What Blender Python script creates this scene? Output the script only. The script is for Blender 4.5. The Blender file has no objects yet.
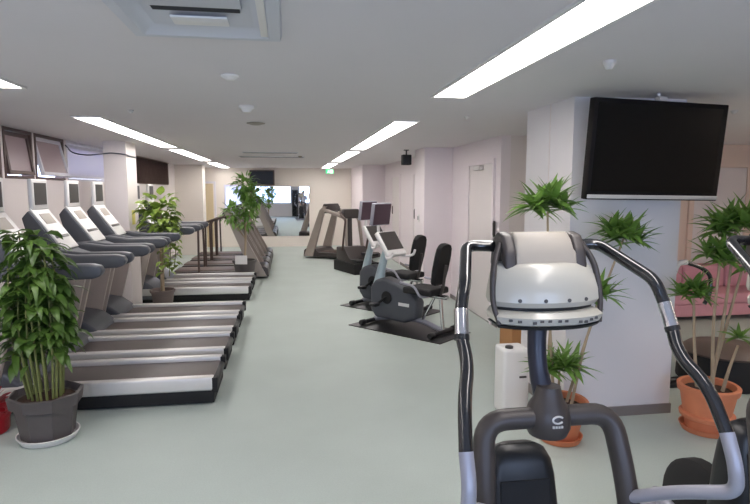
import bpy, bmesh, math, random
from mathutils import Vector, Matrix, Euler
PI = math.pi
sc = bpy.context.scene
COL = sc.collection
random.seed(7)
CEIL = 2.35

# ---------------------------------------------------------------- materials
def lin(c):
    c /= 255.0
    return c / 12.92 if c <= 0.04045 else ((c + 0.055) / 1.055) ** 2.4
def rgb(r, g, b): return (lin(r), lin(g), lin(b), 1.0)
MATS = {}
def mat(name, col, rough=0.5, metal=0.0, var=0.06, scale=6.0, bump=0.0, bscale=80.0, spec=0.5, coat=0.0, trans=0.0):
    """principled surface whose colour wanders a little with a noise texture in object space"""
    m = bpy.data.materials.new(name); m.use_nodes = True
    nt = m.node_tree; p = nt.nodes['Principled BSDF']
    p.inputs['Roughness'].default_value = rough
    p.inputs['Metallic'].default_value = metal
    p.inputs['Specular IOR Level'].default_value = spec
    p.inputs['Coat Weight'].default_value = coat
    p.inputs['Coat Roughness'].default_value = 0.12
    p.inputs['Transmission Weight'].default_value = trans
    tc = nt.nodes.new('ShaderNodeTexCoord')
    nz = nt.nodes.new('ShaderNodeTexNoise'); nz.inputs['Scale'].default_value = scale; nz.inputs['Detail'].default_value = 4
    nt.links.new(tc.outputs['Object'], nz.inputs['Vector'])
    mx = nt.nodes.new('ShaderNodeMix'); mx.data_type = 'RGBA'
    lo = [max(0, c * (1 - var)) for c in col[:3]] + [1]; hi = [min(1, c * (1 + var)) for c in col[:3]] + [1]
    mx.inputs[6].default_value = lo; mx.inputs[7].default_value = hi
    nt.links.new(nz.outputs['Fac'], mx.inputs[0]); nt.links.new(mx.outputs[2], p.inputs['Base Color'])
    if bump:
        n2 = nt.nodes.new('ShaderNodeTexNoise'); n2.inputs['Scale'].default_value = bscale; n2.inputs['Detail'].default_value = 3
        nt.links.new(tc.outputs['Object'], n2.inputs['Vector'])
        b = nt.nodes.new('ShaderNodeBump'); b.inputs['Strength'].default_value = bump; b.inputs['Distance'].default_value = 0.01
        nt.links.new(n2.outputs['Fac'], b.inputs['Height']); nt.links.new(b.outputs['Normal'], p.inputs['Normal'])
    MATS[name] = m
    return m
def emit(name, col, strength):
    m = bpy.data.materials.new(name); m.use_nodes = True; nt = m.node_tree
    nt.nodes.remove(nt.nodes['Principled BSDF'])
    e = nt.nodes.new('ShaderNodeEmission'); e.inputs[0].default_value = col; e.inputs[1].default_value = strength
    nt.links.new(e.outputs[0], nt.nodes['Material Output'].inputs[0]); MATS[name] = m; return m
def leafmat(name, dark, light, rough=0.38):
    m = mat(name, dark, rough, 0, 0.0)
    nt = m.node_tree; p = nt.nodes['Principled BSDF']
    for n in nt.nodes:
        if n.type == 'MIX': n.inputs[6].default_value = dark; n.inputs[7].default_value = light
        if n.type == 'TEX_NOISE': n.inputs['Scale'].default_value = 9.0
    # leaves let some light through
    tr = nt.nodes.new('ShaderNodeBsdfTranslucent'); ms = nt.nodes.new('ShaderNodeMixShader'); ms.inputs[0].default_value = 0.25
    mxn = [n for n in nt.nodes if n.type == 'MIX'][0]
    nt.links.new(mxn.outputs[2], tr.inputs[0]); nt.links.new(p.outputs[0], ms.inputs[1]); nt.links.new(tr.outputs[0], ms.inputs[2])
    nt.links.new(ms.outputs[0], nt.nodes['Material Output'].inputs[0]); return m
def glassmat(name, tint, rough=0.02):
    m = bpy.data.materials.new(name); m.use_nodes = True; nt = m.node_tree
    nt.nodes.remove(nt.nodes['Principled BSDF'])
    t = nt.nodes.new('ShaderNodeBsdfTransparent'); t.inputs[0].default_value = tint
    g = nt.nodes.new('ShaderNodeBsdfGlossy'); g.inputs['Roughness'].default_value = rough
    f = nt.nodes.new('ShaderNodeFresnel'); ms = nt.nodes.new('ShaderNodeMixShader')
    nt.links.new(f.outputs[0], ms.inputs[0]); nt.links.new(t.outputs[0], ms.inputs[1]); nt.links.new(g.outputs[0], ms.inputs[2])
    nt.links.new(ms.outputs[0], nt.nodes['Material Output'].inputs[0]); MATS[name] = m; return m
def frostmat(name, col, through=0.5):
    m = bpy.data.materials.new(name); m.use_nodes = True; nt = m.node_tree
    p = nt.nodes['Principled BSDF']; p.inputs['Base Color'].default_value = col; p.inputs['Roughness'].default_value = 0.3
    t = nt.nodes.new('ShaderNodeBsdfTranslucent'); t.inputs[0].default_value = col
    ms = nt.nodes.new('ShaderNodeMixShader'); ms.inputs[0].default_value = through
    nt.links.new(p.outputs[0], ms.inputs[1]); nt.links.new(t.outputs[0], ms.inputs[2])
    nt.links.new(ms.outputs[0], nt.nodes['Material Output'].inputs[0]); MATS[name] = m; return m

M_wall = mat('wall_paint', rgb(226, 217, 214), 0.7, 0, 0.02, 1.5, 0.05, 150)
M_wallR = mat('right_wall_paint', rgb(234, 224, 226), 0.65, 0, 0.015, 1.5, 0.05, 150)
M_wallB = mat('back_wall_cream', rgb(232, 224, 214), 0.7, 0, 0.02, 1.5, 0.05, 150)
M_wallS = mat('side_room_paint', rgb(228, 206, 190), 0.7, 0, 0.02, 1.5, 0.05, 150)
M_pillar = mat('pillar_paint', rgb(226, 221, 222), 0.6, 0, 0.025, 2.0, 0.08, 60)
M_ceil = mat('ceiling_board', rgb(222, 217, 219), 0.85, 0, 0.02, 2.0, 0.06, 220)
M_base = mat('vinyl_skirting', rgb(128, 120, 116), 0.5)
M_door = mat('door_paint', rgb(226, 218, 215), 0.45, 0, 0.01)
M_doorB = mat('beige_door', rgb(203, 185, 150), 0.5, 0, 0.03)
M_frame = mat('window_frame_brown', rgb(92, 72, 66), 0.45)
M_frameW = mat('window_frame_white', rgb(225, 222, 228), 0.4)
M_white = mat('white_plastic', rgb(228, 225, 222), 0.35, 0, 0.02)
M_whitec = mat('cream_plastic', rgb(176, 172, 161), 0.3, 0, 0.03, 4, 0, 80, 0.5, 0.3)
M_lid = mat('beige_plastic', rgb(158, 149, 137), 0.5, 0, 0.03)
M_silver = mat('satin_silver', rgb(216, 212, 208), 0.35, 0.3, 0.04)
M_chrome = mat('chrome', rgb(225, 225, 228), 0.12, 1.0, 0.02)
M_greymetal = mat('grey_tube_enamel', rgb(158, 158, 168), 0.38, 0.25, 0.04)
M_black = mat('black_plastic', rgb(26, 26, 28), 0.4, 0, 0.15)
M_blackm = mat('black_matt', rgb(20, 19, 20), 0.75, 0, 0.15, 20)
M_glossblack = mat('gloss_black_grip', rgb(24, 24, 27), 0.22, 0, 0.1, 6, 0, 80, 0.6, 0.6)
M_slate = mat('slate_plastic', rgb(78, 80, 86), 0.42, 0, 0.08)
M_dark = mat('charcoal_paint', rgb(66, 60, 58), 0.42, 0.15, 0.08)
M_belt = mat('running_belt_rubber', rgb(92, 83, 80), 0.5, 0, 0.08, 30)
M_upr = mat('taupe_upright', rgb(178, 167, 158), 0.45, 0.1, 0.05)
M_uprd = mat('brown_grey_upright', rgb(160, 149, 140), 0.45, 0.1, 0.06)
M_brown = mat('dark_brown_metal', rgb(84, 68, 62), 0.5, 0.1, 0.1)
M_screen = mat('screen_glass', rgb(12, 13, 13), 0.25, 0, 0.05, 6, 0, 80, 0.35)
M_lcd = mat('grey_lcd', rgb(64, 60, 58), 0.4, 0, 0.15, 10)
M_lcdp = mat('plum_lcd', rgb(70, 48, 60), 0.45, 0, 0.15, 10)
M_bezel = mat('tv_bezel', rgb(20, 16, 15), 0.6, 0, 0.05, 6, 0, 80, 0.2)
M_terra = mat('terracotta', rgb(212, 130, 92), 0.7, 0, 0.12, 12, 0.1, 60)
M_soil = mat('potting_soil', rgb(66, 46, 36), 0.95, 0, 0.4, 60, 0.8, 60)
M_potg = mat('grey_pot_plastic', rgb(84, 77, 76), 0.5, 0, 0.12, 8)
M_potb = mat('brown_pot', rgb(112, 98, 92), 0.6, 0, 0.1)
M_red = mat('red_foil', rgb(178, 18, 34), 0.3, 0, 0.25, 30, 0.4, 30)
M_cane = mat('pale_cane', rgb(168, 148, 122), 0.75, 0, 0.15, 25, 0.3, 40)
M_stem = mat('green_stem', rgb(116, 120, 66), 0.6, 0, 0.15)
M_card = mat('cardboard', rgb(176, 128, 84), 0.8, 0, 0.06, 14)
M_pink = mat('pink_upholstery', rgb(206, 150, 160), 0.8, 0, 0.06, 12, 0.2, 120)
M_otto = mat('brown_vinyl', rgb(98, 84, 76), 0.5, 0, 0.1)
M_mat = mat('rubber_mat', rgb(36, 35, 36), 0.42, 0, 0.1, 20)
M_bluegrey = mat('blue_silver_mast', rgb(186, 202, 208), 0.35, 0.2, 0.04)
M_yellow = mat('yellow_paper', rgb(226, 214, 120), 0.7, 0, 0.04)
M_orange_led = mat('button_grey', rgb(70, 66, 64), 0.4)
M_skin = mat('skin', rgb(214, 170, 145), 0.55)
M_hair = mat('dark_hair', rgb(28, 24, 24), 0.6)
M_shirt = mat('pale_shirt', rgb(205, 205, 215), 0.8)
M_trou = mat('grey_trousers', rgb(96, 92, 94), 0.8)
M_tube = emit('fluorescent_diffuser', (1.0, 0.95, 0.925, 1), 15.5)
M_tubeW = emit('warm_fluorescent', (1.0, 0.85, 0.73, 1), 26.0)
M_exitg = emit('exit_green', (0.08, 0.75, 0.28, 1), 1.6)
M_exitw = emit('exit_white', (0.9, 1.0, 0.92, 1), 2.2)
M_glass = glassmat('clear_glass', (0.92, 0.95, 0.97, 1))
M_brglass = frostmat('mauve_frosted_glass', rgb(172, 154, 154), 0.12)
M_blglass = frostmat('bluish_frosted_glass', rgb(212, 208, 218), 0.2)
M_slat = mat('brown_blind_slats', rgb(148, 128, 118), 0.7, 0, 0.25, 9)
M_mirror = mat('mirror_silver', rgb(232, 236, 238), 0.02, 1.0, 0.0)
M_lid_grey = mat('panel_grey_white', rgb(206, 207, 214), 0.5, 0, 0.02)
M_ventdark = mat('vent_shadow_gap', rgb(40, 42, 48), 0.8)
L_ficus = leafmat('broad_leaf_green', rgb(26, 56, 20), rgb(112, 146, 64))
L_drac = leafmat('strap_leaf_green', rgb(48, 94, 34), rgb(150, 186, 92))
L_pothos = leafmat('pothos_leaf', rgb(84, 118, 34), rgb(176, 198, 96))
L_far = leafmat('bushy_leaf', rgb(66, 112, 46), rgb(156, 194, 100))
L_redl = leafmat('red_leaf', rgb(120, 16, 26), rgb(190, 40, 48))

# floor: pale grey-green loop carpet
M_floor = mat('pale_green_carpet', rgb(180, 190, 184), 0.62, 0, 0.1, 1.6, 0.25, 260, 0.35)
nt = M_floor.node_tree
_n = nt.nodes.new('ShaderNodeTexNoise'); _n.inputs['Scale'].default_value = 120; _n.inputs['Detail'].default_value = 2
_m = nt.nodes.new('ShaderNodeMix'); _m.data_type = 'RGBA'; _m.blend_type = 'MULTIPLY'; _m.inputs[0].default_value = 1.0
_r = nt.nodes.new('ShaderNodeMapRange'); _r.inputs[3].default_value = 0.86; _r.inputs[4].default_value = 1.1
_tc = [n for n in nt.nodes if n.type == 'TEX_COORD'][0]; _mx = [n for n in nt.nodes if n.type == 'MIX' and n is not _m][0]
nt.links.new(_tc.outputs['Object'], _n.inputs['Vector']); nt.links.new(_n.outputs['Fac'], _r.inputs[0])
nt.links.new(_mx.outputs[2], _m.inputs[6]); nt.links.new(_r.outputs[0], _m.inputs[7])
nt.links.new(_m.outputs[2], nt.nodes['Principled BSDF'].inputs['Base Color'])

# ---------------------------------------------------------------- mesh building
def catmull(pts, k):
    if k <= 1 or len(pts) < 3: return [Vector(p) for p in pts]
    P = [Vector(p) for p in pts]; P = [P[0] * 2 - P[1]] + P + [P[-1] * 2 - P[-2]]
    out = []
    for i in range(1, len(P) - 2):
        a, b, c, d = P[i - 1:i + 3]
        for j in range(k):
            t = j / k
            out.append(0.5 * ((2 * b) + (c - a) * t + (2 * a - 5 * b + 4 * c - d) * t * t + (3 * b - a - 3 * c + d) * t ** 3))
    out.append(P[-2]); return out
def rounded(pts, r, k=5):
    """polyline with its inner corners rounded to radius r"""
    P = [Vector(p) for p in pts]; out = [P[0]]
    for i in range(1, len(P) - 1):
        a = (P[i - 1] - P[i]); b = (P[i + 1] - P[i])
        d = min(r, a.length * 0.45, b.length * 0.45)
        s = P[i] + a.normalized() * d; e = P[i] + b.normalized() * d
        for j in range(k + 1):
            t = j / k
            out.append(s * (1 - t) ** 2 + P[i] * 2 * t * (1 - t) + e * t * t)
    out.append(P[-1]); return out
class MB:
    def __init__(s): s.bm = bmesh.new(); s.smooth = 40
    def _bev(s, faces, bev, seg=2):
        es = list({e for f in faces for e in f.edges})
        bmesh.ops.bevel(s.bm, geom=es, offset=bev, segments=seg, affect='EDGES', profile=0.6, clamp_overlap=True)
    def box(s, x0, x1, y0, y1, z0, z1, bev=0, M=None, seg=2):
        vs = [s.bm.verts.new((x, y, z)) for x in (x0, x1) for y in (y0, y1) for z in (z0, z1)]
        idx = [(0, 1, 3, 2), (4, 6, 7, 5), (0, 4, 5, 1), (2, 3, 7, 6), (0, 2, 6, 4), (1, 5, 7, 3)]
        fs = [s.bm.faces.new([vs[i] for i in q]) for q in idx]
        if M is not None: bmesh.ops.transform(s.bm, matrix=M, verts=vs)
        if bev: s._bev(fs, bev, seg)
        return s
    def prism(s, poly, a0, a1, axis='y', bev=0, seg=2):
        """2-D polygon pushed along an axis: 'y' -> poly is (x,z); 'x' -> (y,z); 'z' -> (x,y)"""
        def P(u, v, a): return {'y': (u, a, v), 'x': (a, u, v), 'z': (u, v, a)}[axis]
        A = [s.bm.verts.new(P(u, v, a0)) for u, v in poly]; B = [s.bm.verts.new(P(u, v, a1)) for u, v in poly]
        n = len(poly); fs = [s.bm.faces.new(A), s.bm.faces.new(B[::-1])]
        for i in range(n): fs.append(s.bm.faces.new([A[i], B[i], B[(i + 1) % n], A[(i + 1) % n]]))
        bmesh.ops.recalc_face_normals(s.bm, faces=fs)
        if bev: s._bev(fs, bev, seg)
        return s
    def loft(s, rings, cap=True, closed=True):
        R = [[s.bm.verts.new(p) for p in r] for r in rings]; fs = []
        n = len(R[0])
        for a, b in zip(R, R[1:]):
            for i in range(n if closed else n - 1):
                fs.append(s.bm.faces.new([a[i], a[(i + 1) % n], b[(i + 1) % n], b[i]]))
        if cap: fs += [s.bm.faces.new(R[0][::-1]), s.bm.faces.new(R[-1])]
        bmesh.ops.recalc_face_normals(s.bm, faces=fs); return s
    def tube(s, pts, r, n=12, k=1, sx=1.0, cap=True):
        P = catmull(pts, k); m = len(P)
        rr = [r] * m if not isinstance(r, (list, tuple)) else [r[0] + 0 * i for i in range(m)]
        if isinstance(r, (list, tuple)):
            for i in range(m):
                t = i / (m - 1) * (len(r) - 1); j = min(int(t), len(r) - 2); rr[i] = r[j] + (r[j + 1] - r[j]) * (t - j)
        T = [(P[min(i + 1, m - 1)] - P[max(i - 1, 0)]).normalized() for i in range(m)]
        up = Vector((0, 0, 1)) if abs(T[0].z) < 0.9 else Vector((0, 1, 0))
        u = T[0].cross(up).normalized(); rings = []
        for i in range(m):
            u = (u - T[i] * u.dot(T[i])).normalized(); v = T[i].cross(u)
            rings.append([P[i] + (u * math.cos(2 * PI * q / n) * sx + v * math.sin(2 * PI * q / n)) * rr[i] for q in range(n)])
        return s.loft(rings, cap)
    def lathe(s, prof, c=(0, 0, 0), n=28, axis='z', sides=None, rot=0):
        n = sides or n; rings = []
        for r, z in prof:
            ring = []
            for q in range(n):
                a = 2 * PI * q / n + rot; x, y = r * math.cos(a), r * math.sin(a)
                ring.append({'z': (c[0] + x, c[1] + y, c[2] + z), 'x': (c[0] + z, c[1] + x, c[2] + y), 'y': (c[0] + x, c[1] + z, c[2] + y)}[axis])
            rings.append(ring)
        return s.loft(rings, True)
    def leaf(s, p, d, L, W, droop=0.5, seg=4, fold=0.25, roll=0.0, shape=0.35):
        d = Vector(d).normalized(); p = Vector(p)
        side = d.cross(Vector((0, 0, 1)))
        if side.length < 1e-3: side = Vector((1, 0, 0))
        side.normalize(); side = Matrix.Rotation(roll, 3, d) @ side
        a = []
        for i in range(seg + 1):
            t = i / seg
            w = W * (math.sin(PI * min(1, t ** (0.7 if shape > 0.4 else 0.55) * 0.97 + 0.03)))
            up = side.cross(d).normalized()
            a.append((s.bm.verts.new(p - side * w + up * w * fold), s.bm.verts.new(p), s.bm.verts.new(p + side * w + up * w * fold)))
            p = p + d * (L / seg)
            d = (d + Vector((0, 0, -1)) * droop / seg).normalized()
            sd = d.cross(Vector((0, 0, 1)))
            if sd.length > 0.15:
                sd.normalize(); sd = Matrix.Rotation(roll, 3, d) @ sd
                side = (side * 0.6 + sd * 0.4).normalized() if side.dot(sd) > 0 else side
            side = (side - d * side.dot(d)).normalized()
        for (l0, c0, r0), (l1, c1, r1) in zip(a, a[1:]):
            s.bm.faces.new([l0, c0, c1, l1]); s.bm.faces.new([c0, r0, r1, c1])
        return s
    def xf(s, M): bmesh.ops.transform(s.bm, matrix=M, verts=s.bm.verts[:]); return s
    def build(s, name, m, parent=None, label=None, loc=None):
        me = bpy.data.meshes.new(name); s.bm.to_mesh(me); s.bm.free()
        me.materials.append(m)
        if s.smooth:
            for p in me.polygons: p.use_smooth = True
            me.set_sharp_from_angle(angle=math.radians(s.smooth))
        o = bpy.data.objects.new(name, me); COL.objects.link(o)
        if parent is not None: o.parent = parent
        if loc is not None: o.location = loc
        if label: o['label'] = label
        return o
def thing(name, label, cat, loc=(0, 0, 0), rz=0.0, group=None):
    o = bpy.data.objects.new(name, None); COL.objects.link(o); o.empty_display_size = 0.1
    o.location = loc; o.rotation_euler = (0, 0, rz); o['label'] = label; o['category'] = cat
    if group: o['group'] = group
    return o
def tag(o, label, cat, group=None):
    o['label'] = label; o['category'] = cat
    if group: o['group'] = group
    return o
def struct(o, label=None):
    o['kind'] = 'structure'
    if label: o['label'] = label
    return o
def dup(root, loc, label, rz=None, group=None):
    """copy a thing with its parts and sub-parts (mesh data shared)"""
    r = root.copy(); COL.objects.link(r); r.location = loc; r['label'] = label
    if rz is not None: r.rotation_euler = (0, 0, rz)
    if group: r['group'] = group
    for ch in list(root.children):
        c = ch.copy(); COL.objects.link(c); c.parent = r
        for g in list(ch.children):
            d = g.copy(); COL.objects.link(d); d.parent = c
    return r
def boxes(name, m, bs, parent=None, bev=0):
    b = MB()
    for q in bs: b.box(*q, bev=bev)
    return b.build(name, m, parent)

# ---------------------------------------------------------------- the room shell
REAR = -2.3
struct(boxes('floor', M_floor, [(-3.1, 8.2, REAR - 0.2, 17.5, -0.12, 0.0)]))
struct(boxes('ceiling', M_ceil, [(-3.1, 8.2, REAR - 0.2, 17.5, CEIL, CEIL + 0.12)]))
# left wall: solid dado, clerestory openings above
op = [(4.2, 6.25), (6.32, 6.98), (7.05, 7.9), (8.0, 9.75), (11.1, 14.3)]
bl = [(-2.98, -2.86, REAR, 17.3, 0, 1.82)]
y = REAR
for a, b_ in op:
    bl.append((-2.98, -2.86, y, a, 1.82, CEIL)); y = b_
bl.append((-2.98, -2.86, y, 17.3, 1.82, CEIL))
struct(boxes('wall_left', M_wall, bl))
# rear wall behind the camera with a broad window
bl = [(-2.98, 7.9, REAR - 0.12, REAR, 0, 0.85), (-2.98, 7.9, REAR - 0.12, REAR, 2.15, CEIL), (-2.98, -2.1, REAR - 0.12, REAR, 0.85, 2.15),
      (0.25, 0.75, REAR - 0.12, REAR, 0.85, 2.15), (3.0, 7.9, REAR - 0.12, REAR, 0.85, 2.15)]
struct(boxes('wall_rear', M_wall, bl))
# back wall at the far end, opening for the frosted window
bl = [(-2.98, -1.85, 17.2, 17.32, 0, CEIL), (-1.3, 2.7, 17.2, 17.32, 0, CEIL), (-1.85, -1.3, 17.2, 17.32, 0, 0.85), (-1.85, -1.3, 17.2, 17.32, 1.86, CEIL)]
struct(boxes('wall_back', M_wallB, bl))
struct(boxes('wall_right', M_wallR, [(2.55, 2.67, 6.5, 14.6, 0, CEIL)]))
struct(boxes('wall_right_pilaster', M_wallR, [(2.1, 2.55, 8.5, 9.15, 0, CEIL)]))
struct(boxes('wall_right_return', M_wallR, [(1.95, 2.67, 14.6, 17.2, 0, CEIL)]))
struct(boxes('wall_side_room', M_wallS, [(3.5, 7.9, 7.3, 7.42, 0, CEIL)]))
struct(boxes('wall_side_return', M_wall, [(2.67, 3.5, 6.5, 7.42, 0, CEIL)]))
struct(boxes('wall_far_right', M_wallS, [(7.9, 8.02, REAR - 0.12, 7.42, 0, CEIL)]))
b = MB(); b.box(2.0, 2.87, 3.75, 4.53, 0, CEIL); struct(b.build('wall_pillar_right', M_pillar))
b = MB(); b.box(1.995, 2.002, 4.1, 4.11, 0.08, CEIL - 0.001); struct(b.build('trim_1', M_wall))
b = MB(); b.box(1.99, 2.88, 3.738, 3.752, 0, 0.075).box(1.99, 2.002, 3.752, 4.54, 0, 0.075).box(2.868, 2.88, 3.752, 4.54, 0, 0.075)
struct(b.build('baseboard_pillar', M_base))
b = MB(); b.box(-2.42, -2.13, 8.05, 8.55, 0, CEIL); struct(b.build('wall_pillar_left', M_wall))
b = MB(); b.box(-2.86, -2.17, 15.2, 15.7, 0, CEIL); struct(b.build('wall_pilaster_left', M_wallB))
b = MB(); b.box(-2.86, -2.848, REAR, 15.2, 0, 0.07); struct(b.build('baseboard_left', M_base))
b = MB(); b.box(2.538, 2.55, 6.5, 8.5, 0, 0.06).box(2.088, 2.1, 8.49, 9.15, 0, 0.06).box(2.538, 2.55, 9.15, 14.6, 0, 0.06); struct(b.build('baseboard_right', M_base))
b = MB(); b.box(-2.1, 1.95, 17.18, 17.2, 0, 0.07); struct(b.build('baseboard_back', M_wallB))

# windows on the left wall
wn = 1
for i, ((a, b_), pane, fr, tilt) in enumerate(zip(op[:4], [M_brglass, M_brglass, M_brglass, M_blglass], [M_frame, M_frame, M_frame, M_frameW], [0.0, 0.06, 0.1, 0.0])):
    w = MB(); t = 0.035
    w.box(-2.97, -2.85, a, b_, 1.82, 1.82 + t).box(-2.97, -2.85, a, b_, CEIL - t, CEIL - 0.001).box(-2.97, -2.85, a, a + t, 1.82 + t, CEIL - t).box(-2.97, -2.85, b_ - t, b_, 1.82 + t, CEIL - t)
    W = struct(w.build('window_%d' % wn, fr)); wn += 1
    # top-hung sash, its foot swung into the room
    R = Matrix.Translation((-2.9, 0, CEIL - t)) @ Matrix.Rotation(-tilt / 0.46, 4, 'Y') @ Matrix.Translation((2.9, 0, -CEIL + t))
    s_ = MB(); q = 0.04; z0, z1 = 1.86, CEIL - t - 0.005
    for bx in ((a + t, b_ - t, z0, z0 + q), (a + t, b_ - t, z1 - q, z1), (a + t, a + t + q, z0 + q, z1 - q), (b_ - t - q, b_ - t, z0 + q, z1 - q)):
        s_.box(-2.92, -2.88, bx[0], bx[1], bx[2], bx[3], M=R)
    S = s_.build('sash', M_frameW if i == 2 else fr, W)  # third sash white: outside light along its edges put into the colour
    MB().box(-2.905, -2.897, a + t + q, b_ - t - q, z0 + q, z1 - q, M=R).build('pane', pane, S)
# far window with drawn vertical blind
w = MB(); a, b_ = op[4]; t = 0.04
w.box(-2.97, -2.85, a, b_, 1.82, 1.82 + t).box(-2.97, -2.85, a, b_, CEIL - t, CEIL - 0.001).box(-2.97, -2.85, a, a + t, 1.86, CEIL - t).box(-2.97, -2.85, b_ - t, b_, 1.86, CEIL - t)
W = struct(w.build('window_%d' % wn, M_frame)); wn += 1
MB().box(-2.955, -2.945, a + t, b_ - t, 1.86, CEIL - t).build('pane', M_brglass, W)
s_ = MB(); n = 26
for k in range(n):
    yy = a + t + (b_ - a - 2 * t) * (k + 0.5) / n
    s_.box(-0.002, 0.002, -0.055, 0.055, 1.83, CEIL - 0.02, M=Matrix.Translation((-2.83, yy, 0)) @ Matrix.Rotation(0.5, 4, 'Z'))
s_.box(-2.85, -2.81, a, b_, CEIL - 0.02, CEIL - 0.001)
tag(s_.build('vertical_blind', M_slat), 'brown vertical slat blind in the far left window beyond the square pillar', 'blind')
# rear windows (behind the camera)
for x0, x1 in ((-2.1, 0.25), (0.75, 3.0)):
    w = MB(); t = 0.05; y0, y1 = REAR - 0.1, REAR + 0.01
    w.box(x0, x1, y0, y1, 0.85, 0.85 + t).box(x0, x1, y0, y1, 2.15 - t, 2.15).box(x0, x0 + t, y0, y1, 0.9, 2.1).box(x1 - t, x1, y0, y1, 0.9, 2.1)
    xm = (x0 + x1) / 2; w.box(xm - 0.025, xm + 0.025, y0, y1, 0.9, 2.1)
    W = struct(w.build('window_%d' % wn, M_frameW)); wn += 1
    MB().box(x0 + t, x1 - t, REAR - 0.055, REAR - 0.049, 0.9, 2.1).build('pane', M_glass, W)
# frosted window in the back wall
w = MB(); w.box(-1.85, -1.3, 17.19, 17.3, 0.85, 0.89).box(-1.85, -1.3, 17.19, 17.3, 1.82, 1.86).box(-1.85, -1.81, 17.19, 17.3, 0.89, 1.82).box(-1.34, -1.3, 17.19, 17.3, 0.89, 1.82)
W = struct(w.build('window_%d' % wn, M_frameW))
MB().box(-1.81, -1.34, 17.24, 17.25, 0.89, 1.82).build('pane', frostmat('white_frosted_glass', rgb(226, 226, 236), 0.45), W)

# doors
def door(n, name_mat, faces_x, y0, y1, zt, handle_y):
    d = MB(); X = faces_x
    d.box(X - 0.018, X, y0, y1, 0.012, zt, 0.004)
    D = struct(d.build('door_%d' % n, name_mat))
    f = MB(); f.box(X - 0.03, X, y0 - 0.06, y0 - 0.004, 0, zt + 0.06).box(X - 0.03, X, y1 + 0.004, y1 + 0.06, 0, zt + 0.06).box(X - 0.03, X, y0 - 0.004, y1 + 0.004, zt + 0.004, zt + 0.06)
    f.build('door_frame', M_wallR, D)
    h = MB(); h.box(X - 0.03, X - 0.015, handle_y - 0.025, handle_y + 0.025, 1.12, 1.32, 0.004).box(X - 0.04, X - 0.03, handle_y - 0.01, handle_y + 0.01, 1.14, 1.3, 0.003)
    h.build('door_handle', M_lcd, D)
    return D
D = door(1, M_door, 2.55, 6.72, 7.62, 2.03, 6.62)
c_ = MB(); c_.box(2.47, 2.532, 7.05, 7.3, 1.96, 2.02, 0.006); c_.build('door_closer', M_silver, D)
door(2, M_door, 2.55, 10.2, 11.1, 2.0, 11.02)
door(3, M_door, 2.55, 12.6, 13.5, 2.0, 13.42)
d = MB(); d.box(-2.86, -2.16, 17.175, 17.195, 0.01, 1.88, 0.004); D = struct(d.build('door_4', M_doorB))
d = MB(); d.box(-2.13, -2.08, 17.165, 17.2, 0, 1.95).box(-2.86, -2.13, 17.165, 17.2, 1.9, 1.95); d.build('door_frame', M_frameW, D)
# side-room details
d = MB(); d.box(5.78, 6.6, 7.27, 7.3, 0.01, 2.02, 0.004); D = struct(d.build('door_5', M_door))
d = MB(); d.box(5.7, 5.775, 7.265, 7.3, 0, 2.1).box(6.605, 6.68, 7.265, 7.3, 0, 2.1).box(5.775, 6.605, 7.265, 7.3, 2.03, 2.1); d.build('door_frame', M_wallS, D)

# mirror in the far wall
mr = thing('wall_mirror', 'wide frameless mirror at the far end of the gym above a low beige ledge', 'mirror', (0, 17.2, 0))
MB().box(-0.95, 0.66, -0.012, -0.004, 0.31, 1.8).build('mirror_glass', M_mirror, mr)
MB().box(-0.97, 0.68, -0.02, 0.0, 1.8, 1.83).box(-0.97, -0.95, -0.02, 0, 0.3, 1.8).box(0.66, 0.68, -0.02, 0, 0.3, 1.8).build('mirror_frame', M_wallB, mr)
struct(boxes('trim_2', M_wallB, [(-1.0, 0.72, 17.09, 17.18, 0.0, 0.3)]))

# ---------------------------------------------------------------- ceiling things
def fixture(x, y0, y1, label, m=M_tube, w=0.22, group='recessed strip lights in the ceiling'):
    t = thing('ceiling_light', label, 'ceiling light', (x, (y0 + y1) / 2, CEIL), 0, group)
    L = (y1 - y0) / 2; h = w / 2
    MB().box(-h, h, -L, L, -0.006, -0.001).build('diffuser', m, t)
    e = 0.02
    MB().box(-h - e, -h, -L - e, L + e, -0.012, 0).box(h, h + e, -L - e, L + e, -0.012, 0).box(-h, h, -L - e, -L, -0.012, 0).box(-h, h, L, L + e, -0.012, 0).build('frame', M_white, t)
    return t
lx, rx = -1.75, 1.125
fixture(lx, 0.1, 3.93, 'recessed strip light cut off by the left edge, nearest of the left row')
fixture(lx, 5.42, 9.0, 'recessed strip light over the near treadmills, long second one of the left row')
fixture(lx, 9.5, 12.9, 'recessed strip light over the hanging vine plant, third of the left row')
fixture(lx, 13.85, 16.9, 'small looking strip light at the far end of the left row')
fixture(rx, 0.2, 3.86, 'big bright strip light beside the television, nearest of the right row')
fixture(rx, 5.3, 9.0, 'recessed strip light above the recumbent bikes, second of the right row')
fixture(rx, 9.55, 12.9, 'short looking strip light past the bikes, third of the right row')
fixture(rx, 13.85, 16.6, 'small looking strip light just before the green exit sign')
fixture(5.6, 1.2, 4.6, 'warm strip light in the ceiling of the side room behind the right pillar', M_tubeW)

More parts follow.
